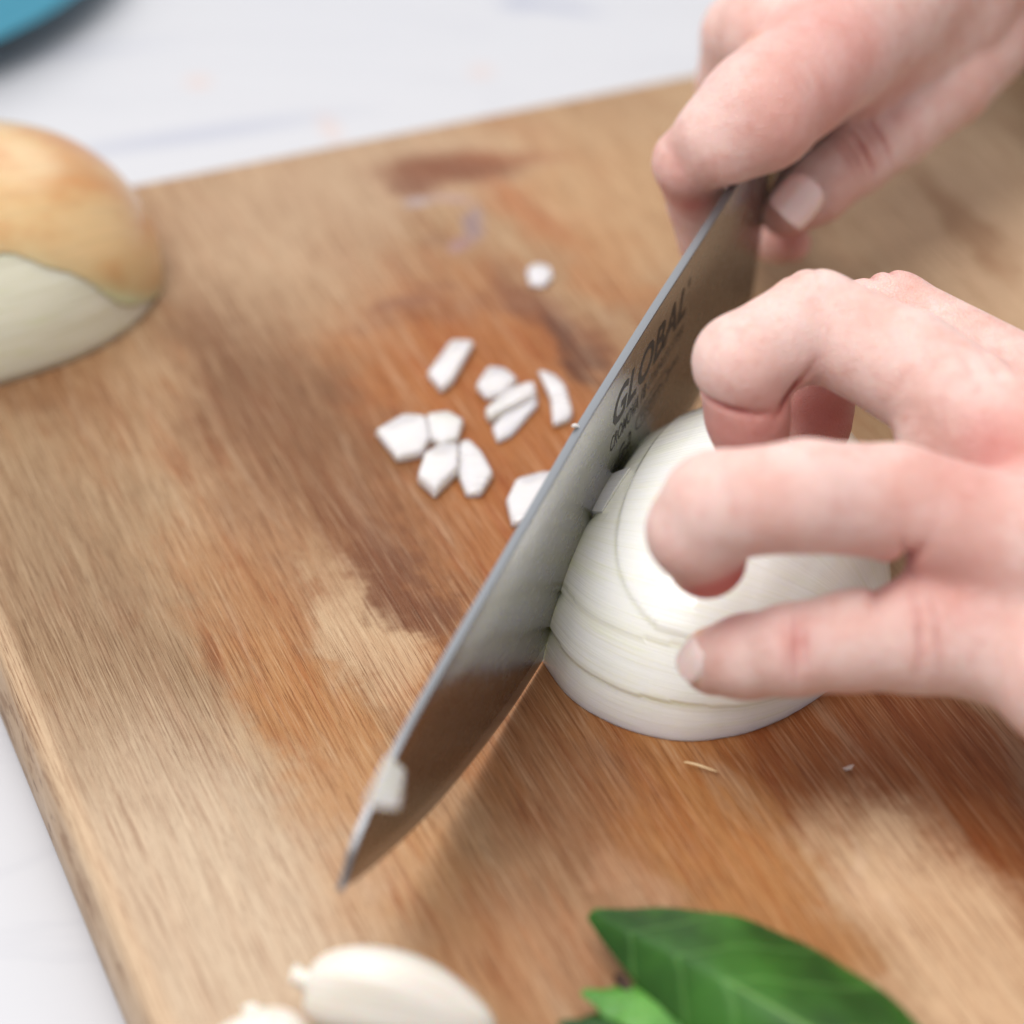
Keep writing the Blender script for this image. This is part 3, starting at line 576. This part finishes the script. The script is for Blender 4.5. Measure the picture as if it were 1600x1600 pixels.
# ------------------------------------------------------------------ hands (implicit surfaces, meshed as one skin each)
def smin(a, b, k):
    h = np.clip(.5 + .5 * (b - a) / k, 0, 1); return b * (1 - h) + a * h - k * h * (1 - h)
def cap_d(P, a, b, ra, rb):
    pa = P - a; ba = b - a; t = np.clip((pa @ ba) / max(ba @ ba, 1e-9), 0, 1)
    return np.linalg.norm(pa - t[..., None] * ba, axis=-1) - (ra + (rb - ra) * t)
def build_hand(name, chains, creases, vox, label, reds, yel, parent, origin):
    """chains: list of (k_join, [(point, radius), ...]); each chain is blended inside and then joined to the body with k_join"""
    import openvdb
    pts = np.array([p for _, ch in chains for p, _ in ch]); rad = np.array([r for _, ch in chains for _, r in ch])
    lo = (pts - rad[:, None]).min(0) - .4; hi = (pts + rad[:, None]).max(0) + .4
    n = np.ceil((hi - lo) / vox).astype(int); F = np.full(n, 1.0, np.float32)
    gx = [lo[i] + np.arange(n[i]) * vox for i in range(3)]
    def region(a, b, r):
        l = np.clip(((np.minimum(a, b) - r - lo) / vox).astype(int), 0, n); h = np.clip(((np.maximum(a, b) + r - lo) / vox).astype(int) + 2, 0, n)
        sl = tuple(slice(l[i], h[i]) for i in range(3)); P = np.stack(np.meshgrid(gx[0][sl[0]], gx[1][sl[1]], gx[2][sl[2]], indexing='ij'), -1); return sl, P
    for kj, ch in chains:
        G = np.full(n, 1.0, np.float32)
        for (a, ra), (b, rb) in (zip(ch[:-1], ch[1:]) if len(ch) > 1 else [(ch[0], ch[0])]):
            sl, P = region(a, b, max(ra, rb) + 1.0)
            G[sl] = smin(G[sl], np.minimum(cap_d(P, a, b, ra, rb), 1.0), .16)
        F = smin(F, G, kj) if kj > 0 else np.minimum(F, G)
    for c, nrm, w, dep, rr in creases:      # grooves: plane through c with normal nrm
        nrm = np.array(nrm, float); nrm /= np.linalg.norm(nrm); sl, P = region(c, c, rr * 2.2); d = P - c
        F[sl] += 2.0 * dep * np.exp(-((d @ nrm) / w) ** 2) * np.exp(-(np.linalg.norm(d, axis=-1) / rr) ** 2)
    gdb = openvdb.FloatGrid(1.0); gdb.copyFromArray(F.astype(np.float64) if False else F); V, Q = gdb.convertToQuads(0.0)
    V = V * vox + lo
    me = bpy.data.meshes.new(name); V = V - origin
    me.vertices.add(len(V)); me.vertices.foreach_set('co', (V * S).ravel()); me.loops.add(Q.size); me.loops.foreach_set('vertex_index', Q[:, ::-1].ravel().astype(np.int32))
    me.polygons.add(len(Q)); me.polygons.foreach_set('loop_start', np.arange(0, Q.size, 4, dtype=np.int32)); me.polygons.foreach_set('use_smooth', np.ones(len(Q), bool)); me.update(calc_edges=True); me.validate()
    bm = bmesh.new(); bm.from_mesh(me); bmesh.ops.recalc_face_normals(bm, faces=bm.faces)
    for _ in range(3): bmesh.ops.smooth_vert(bm, verts=bm.verts, factor=.5, use_axis_x=True, use_axis_y=True, use_axis_z=True)
    bm.to_mesh(me); bm.free()
    W = np.empty(len(me.vertices) * 3); me.vertices.foreach_get('co', W); W = W.reshape(-1, 3) / S + origin
    for nm, lst in (('red', reds), ('yellow', yel)):
        a = np.zeros(len(W))
        for c, r, s in lst: a += s * np.exp(-(np.linalg.norm(W - c, axis=1) / r) ** 2)
        if nm == 'red':
            for c, nr, w, dp, rr in creases:
                nr = np.array(nr, float); nr /= np.linalg.norm(nr); a += 6 * dp * np.exp(-((W - c) @ nr / (w * 1.3)) ** 2) * np.exp(-(np.linalg.norm(W - c, axis=1) / rr) ** 2)
        at = me.attributes.new(nm, 'FLOAT', 'POINT'); at.data.foreach_set('value', np.clip(a, -1, 1.5).astype(np.float32))
    me.materials.append(SKIN.m); o = bpy.data.objects.new(name, me); C.objects.link(o)
    o.parent = parent; o.location = Vector(origin * S) - parent.location; o['label'] = label
    mod(o, 'SUBSURF', levels=0, render_levels=1) if False else None
    return o
SKIN = m = M('skin'); v = m.co()
n1 = m.noise(v, .55, 4, .6); n2 = m.noise(v, 3.0, 4, .6); fine = m.n('ShaderNodeTexVoronoi', i_Vector=v, i_Scale=16.0, feature='DISTANCE_TO_EDGE').outputs[0]; n3 = m.noise(v, 22, 3, .6)
col = m.mix(m.ramp(n1, .36, .64), lin(236, 203, 194), lin(226, 180, 168)); col = m.mix(m.ramp(n2, .46, .74, 0, .36), col, lin(214, 150, 136))
col = m.mix(m.math('MULTIPLY', m.attr('red'), .8, clamp=True), col, lin(206, 112, 104)); col = m.mix(m.math('MULTIPLY', m.attr('yellow'), .9, clamp=True), col, lin(236, 176, 84))
h = m.math('ADD', m.math('MULTIPLY', m.ramp(fine, 0, .12, 0, 1), .35), m.math('ADD', m.math('MULTIPLY', n3, .9), m.math('MULTIPLY', n2, 1.2)))
m.p(Base_Color=col, Roughness=m.ramp(n2, .3, .7, .40, .52), Subsurface_Weight=.65, Subsurface_Scale=.0020, Normal=m.bump(h, .00045, .8)); m.b.inputs['Subsurface Radius'].default_value = (1, .42, .25); m.b.inputs['IOR'].default_value = 1.42
m.b.inputs['Specular IOR Level'].default_value = .7
NAIL = M('fingernail'); NAIL.p(Base_Color=lin(240, 200, 194), Roughness=.2, Subsurface_Weight=.5, Subsurface_Scale=.002, Coat_Weight=1.0, Coat_Roughness=.15)
def nail(hand, c, along, normal, wid, ln, curv, label=None):
    al = np.array(along, float); al /= np.linalg.norm(al); nr = np.array(normal, float); nr -= al * (nr @ al); nr /= np.linalg.norm(nr); sd = np.cross(al, nr)
    vs = []; nu, nv = 14, 13
    for i in range(nu):
        t = -1 + 2 * i / (nu - 1)
        for j in range(nv):
            s = -1 + 2 * j / (nv - 1); w = s * wid / 2 * (1 - .22 * max(0, -t) ** 3 - .10 * max(0, t) ** 4); l = t * ln / 2 * (1 - .18 * s * s)
            drop = curv - math.sqrt(max(curv * curv - w * w, 0)); vs.append(c + al * l + sd * w - nr * (drop + .05 * (t * t) * (1 if t < 0 else .3) + (.02 if abs(s) > .99 else 0)))
    o = mesh('fingernail', vs, gridfaces(nu, nv), NAIL, None, origin=c); o.parent = hand; o.location = Vector(c * S) - parent_world(hand)
    mod(o, 'SOLIDIFY', thickness=.0004, offset=0); mod(o, 'SUBSURF', levels=1, render_levels=1); return o

person = empty('person', (9, 46, 0))
props(person, 'two bare hands of a person, one gripping the knife and the other steadying the onion', 'person')
P_ = lambda px, py, z, r: (U(px, py, z), r)
# left hand, holding the onion
iM, mM, rM, pM = P_(1670, 655, 4.9, 1.0), P_(1590, 690, 5.6, 1.05), P_(1590, 850, 5.2, 1.05), P_(1580, 1000, 3.9, .98)
L = [
    (0, [P_(1640, 760, 5.0, 1.25), P_(1850, 820, 4.9, 1.5), P_(2150, 900, 5.0, 1.7), P_(2500, 950, 5.4, 2.0), P_(2900, 960, 6.2, 2.5)]),
    (.5, [iM, P_(2150, 860, 5.4, 1.3)]), (.6, [mM, P_(2150, 900, 5.6, 1.4)]), (.6, [rM, P_(2150, 940, 5.4, 1.4)]), (.6, [pM, P_(1665, 1062, 3.9, 1.08), P_(1820, 1110, 4.0, 1.4), P_(2150, 1000, 4.6, 1.5)]),
    (.35, [P_(1452, 690, 5.3, .55), P_(1620, 800, 4.8, .9)]), (.45, [P_(1500, 905, 4.3, .55), P_(1640, 930, 4.3, .9)]),
    (.30, [iM, P_(1398, 492, 5.2, .76), P_(1290, 510, 5.0, .70), P_(1276, 640, 3.9, .64), P_(1280, 668, 3.7, .56)]),
    (.32, [mM, P_(1420, 575, 6.0, .96), P_(1275, 505, 6.2, .90), P_(1160, 566, 6.1, .82), P_(1168, 650, 5.1, .70), P_(1180, 715, 4.35, .60)]),
    (.32, [rM, P_(1400, 785, 5.8, .92), P_(1260, 775, 6.1, .88), P_(1120, 790, 5.9, .86), P_(1092, 830, 5.4, .82), P_(1104, 872, 4.75, .66)]),
    (.35, [pM, P_(1430, 992, 3.9, .93), P_(1330, 1002, 3.8, .80), P_(1240, 1015, 3.55, .74), P_(1165, 1026, 3.2, .68), P_(1118, 1032, 2.95, .58)]),
    (.4, [P_(2100, 760, 4.6, 1.4), P_(1860, 640, 3.6, 1.1), P_(1680, 610, 2.2, .8), P_(1600, 620, 1.2, .7)]),
]
Lcr = [(U(1505, 600, 6.4), (1, .25, 0), .05, .035, .5), (U(1542, 596, 6.4), (1, .25, 0), .05, .04, .5), (U(1582, 610, 6.3), (1, .2, 0), .06, .05, .5), (U(1412, 850, 5.4), (.9, .1, .3), .05, .10, .45), (U(1228, 1010, 4.2), (1, .05, 0), .03, .05, .55), (U(1440, 990, 4.6), (1, .1, 0), .05, .06, .7), (U(1470, 990, 4.6), (1, .2, 0), .04, .04, .7), (U(1275, 425, 7.0), (1, .1, 0), .05, .03, .4), (U(1240, 430, 7.0), (1, .1, 0), .05, .03, .4), (U(1160, 780, 6.8), (1, 0, .3), .04, .03, .6), (U(1240, 955, 3.6) , (1, .0, .1), .05, .10, .55), (U(1245, 1015, 4.2), (1, 0, 0), .06, .09, .6), (U(1262, 1010, 4.2), (1, .1, 0), .04, .05, .5),
       (U(1222, 600, 5.6), (.75, 0, -.65), .07, .16, .5), (U(1140, 626, 5.6), (.2, .2, 1), .05, .10, .6),
       (U(1142, 780, 6.8), (1, 0, .3), .05, .05, .6), (U(1405, 880, 5.0), (.8, -.3, -.5), .09, .22, .6), (U(1390, 430, 5.8), (1, .2, 0), .05, .05, .35), (U(1360, 430, 5.8), (1, .2, 0), .05, .05, .35)]
Lred = [(U(1320, 770, 6.5), 1.3, .10), (U(1170, 660, 5.0), .9, 1.3), (U(1285, 650, 4.0), .8, 1.2), (U(1120, 905, 4.6), .62, 2.0), (U(1500, 760, 6), 1.0, .5), (U(1250, 1000, 4), .45, .5), (U(1560, 700, 6), .8, .6), (U(1405, 870, 5), .6, .6), (U(1390, 430, 5.6), .7, .6), (U(1100, 1000, 3), .5, .4), (U(1500, 930, 5), .7, .3),  # skin redness; on the fingertip pads extra red also stands in for shade
        (U(1150, 480, 6.5), 1.0, -.3), (U(1480, 1000, 5), 1.0, .1)]
Lyel = [(U(1098, 998, 3.3), .14, 1.0), (U(1070, 1060, 3.0), .13, .9), (U(1085, 1064, 2.9), .1, .5)]
LO = U(1700, 850, 3.0)
hl = build_hand('hand', L, Lcr, .06, 'left hand with bent fingers spread over the onion half', Lred, Lyel, person, LO)
nn_ = np.array([-.80, -.42, .42]); nn_ /= np.linalg.norm(nn_)
nail(hl, U(1118, 1032, 2.95) + nn_ * .60, (-.45, .1, -.80), nn_, .68, .62, .5)
# right hand, gripping the knife
Rr = [
    (.6, [P_(1200, 52, 6.0, 1.05), P_(1340, -60, 6.4, 1.4)]),
    (0, [P_(1440, -40, 5.9, 1.75), P_(1640, -160, 7.0, 2.0), P_(1900, -330, 9.5, 2.2), P_(2250, -560, 12.5, 2.6)]),
    (.5, [P_(1184, 176, 6.2, 1.12), P_(1300, 75, 6.3, 1.30), P_(1430, -40, 6.3, 1.7)]),
    (.35, [P_(1184, 176, 6.2, 1.08), P_(1124, 218, 5.8, .88), P_(1076, 254, 5.2, .68), P_(1090, 318, 4.0, .58), P_(1100, 385, 2.9, .50)]),
    (.5, [P_(1330, 130, 4.9, .95), P_(1480, 20, 5.4, 1.3)]),
    (.10, [P_(1600, -20, 5.0, 1.25), P_(1478, 125, 4.3, .98), P_(1400, 195, 3.9, .84), P_(1335, 246, 3.6, .76), P_(1270, 295, 3.3, .74), P_(1228, 326, 3.1, .58)]),
    (.4, [P_(1420, -60, 6.3, 1.2), P_(1240, -20, 5.9, 1.1), P_(1158, 52, 4.9, .82), P_(1140, 130, 3.6, .70)]), (.2, [P_(1140, 130, 3.6, .66), P_(1165, 330, 1.7, .60), P_(1215, 368, 1.9, .56), P_(1236, 378, 2.0, .42)]),
    (.4, [P_(1480, -120, 6.3, 1.2), P_(1290, -120, 5.6, 1.0), P_(1240, -30, 3.8, .8), P_(1300, 60, 2.3, .7)]),
    (.4, [P_(1580, -180, 6.3, 1.2), P_(1380, -200, 5.4, .9), P_(1340, -110, 3.8, .7), P_(1400, -20, 2.4, .6)]),
]
Rcr = [(U(1364, 225, 4.15), (.75, .58, .1), .03, .09, .5), (U(1340, 240, 4.15), (.75, .55, .1), .03, .08, .5), (U(1095, 205, 5.9), (.8, .6, 0), .04, .03, .4), (U(1060, 250, 5.6), (.8, .6, 0), .04, .03, .3), (U(1165, 70, 6.9), (.3, .9, .2), .04, .05, .25), (U(1352, 232, 4.15), (.75, .55, .1), .045, .11, .5), (U(1376, 218, 4.15), (.75, .6, .1), .045, .12, .5), (U(1330, 248, 4.1), (.7, .5, .1), .04, .07, .45), (U(1085, 215, 5.8), (.8, .6, 0), .05, .03, .35), (U(1070, 240, 5.6), (.8, .6, 0), .05, .03, .3),
       (U(1185, 72, 6.9), (.3, .9, .2), .05, .07, .28)]
Rred = [(U(1250, 120, 6.5), 2.2, .30), (U(1072, 268, 5.0), .55, .9), (U(1210, 190, 6.2), .8, .35), (U(1300, 60, 7), 1.2, .3), (U(1085, 330, 4.4), .5, .8), (U(1235, 385, 2.4), .7, 1.0), (U(1205, 330, 3.6), .45, .9), (U(1390, 150, 5), .8, .3), (U(1365, 230, 4.6), .5, .5), (U(1300, 180, 6), .6, .3), (U(1120, 100, 6), .8, -.3)]
RO = U(1450, 40, 4.0)
hr = build_hand('hand', Rr, Rcr, .06, 'right hand pinching the knife where blade meets handle, thumb on the near face', Rred, [(U(1178, 72, 7), .22, .45)], person, RO)
nail(hr, U(1250, 312, 4.0), (-.62, -.55, -.5), (.25, -.72, .62), .92, 1.0, .62)
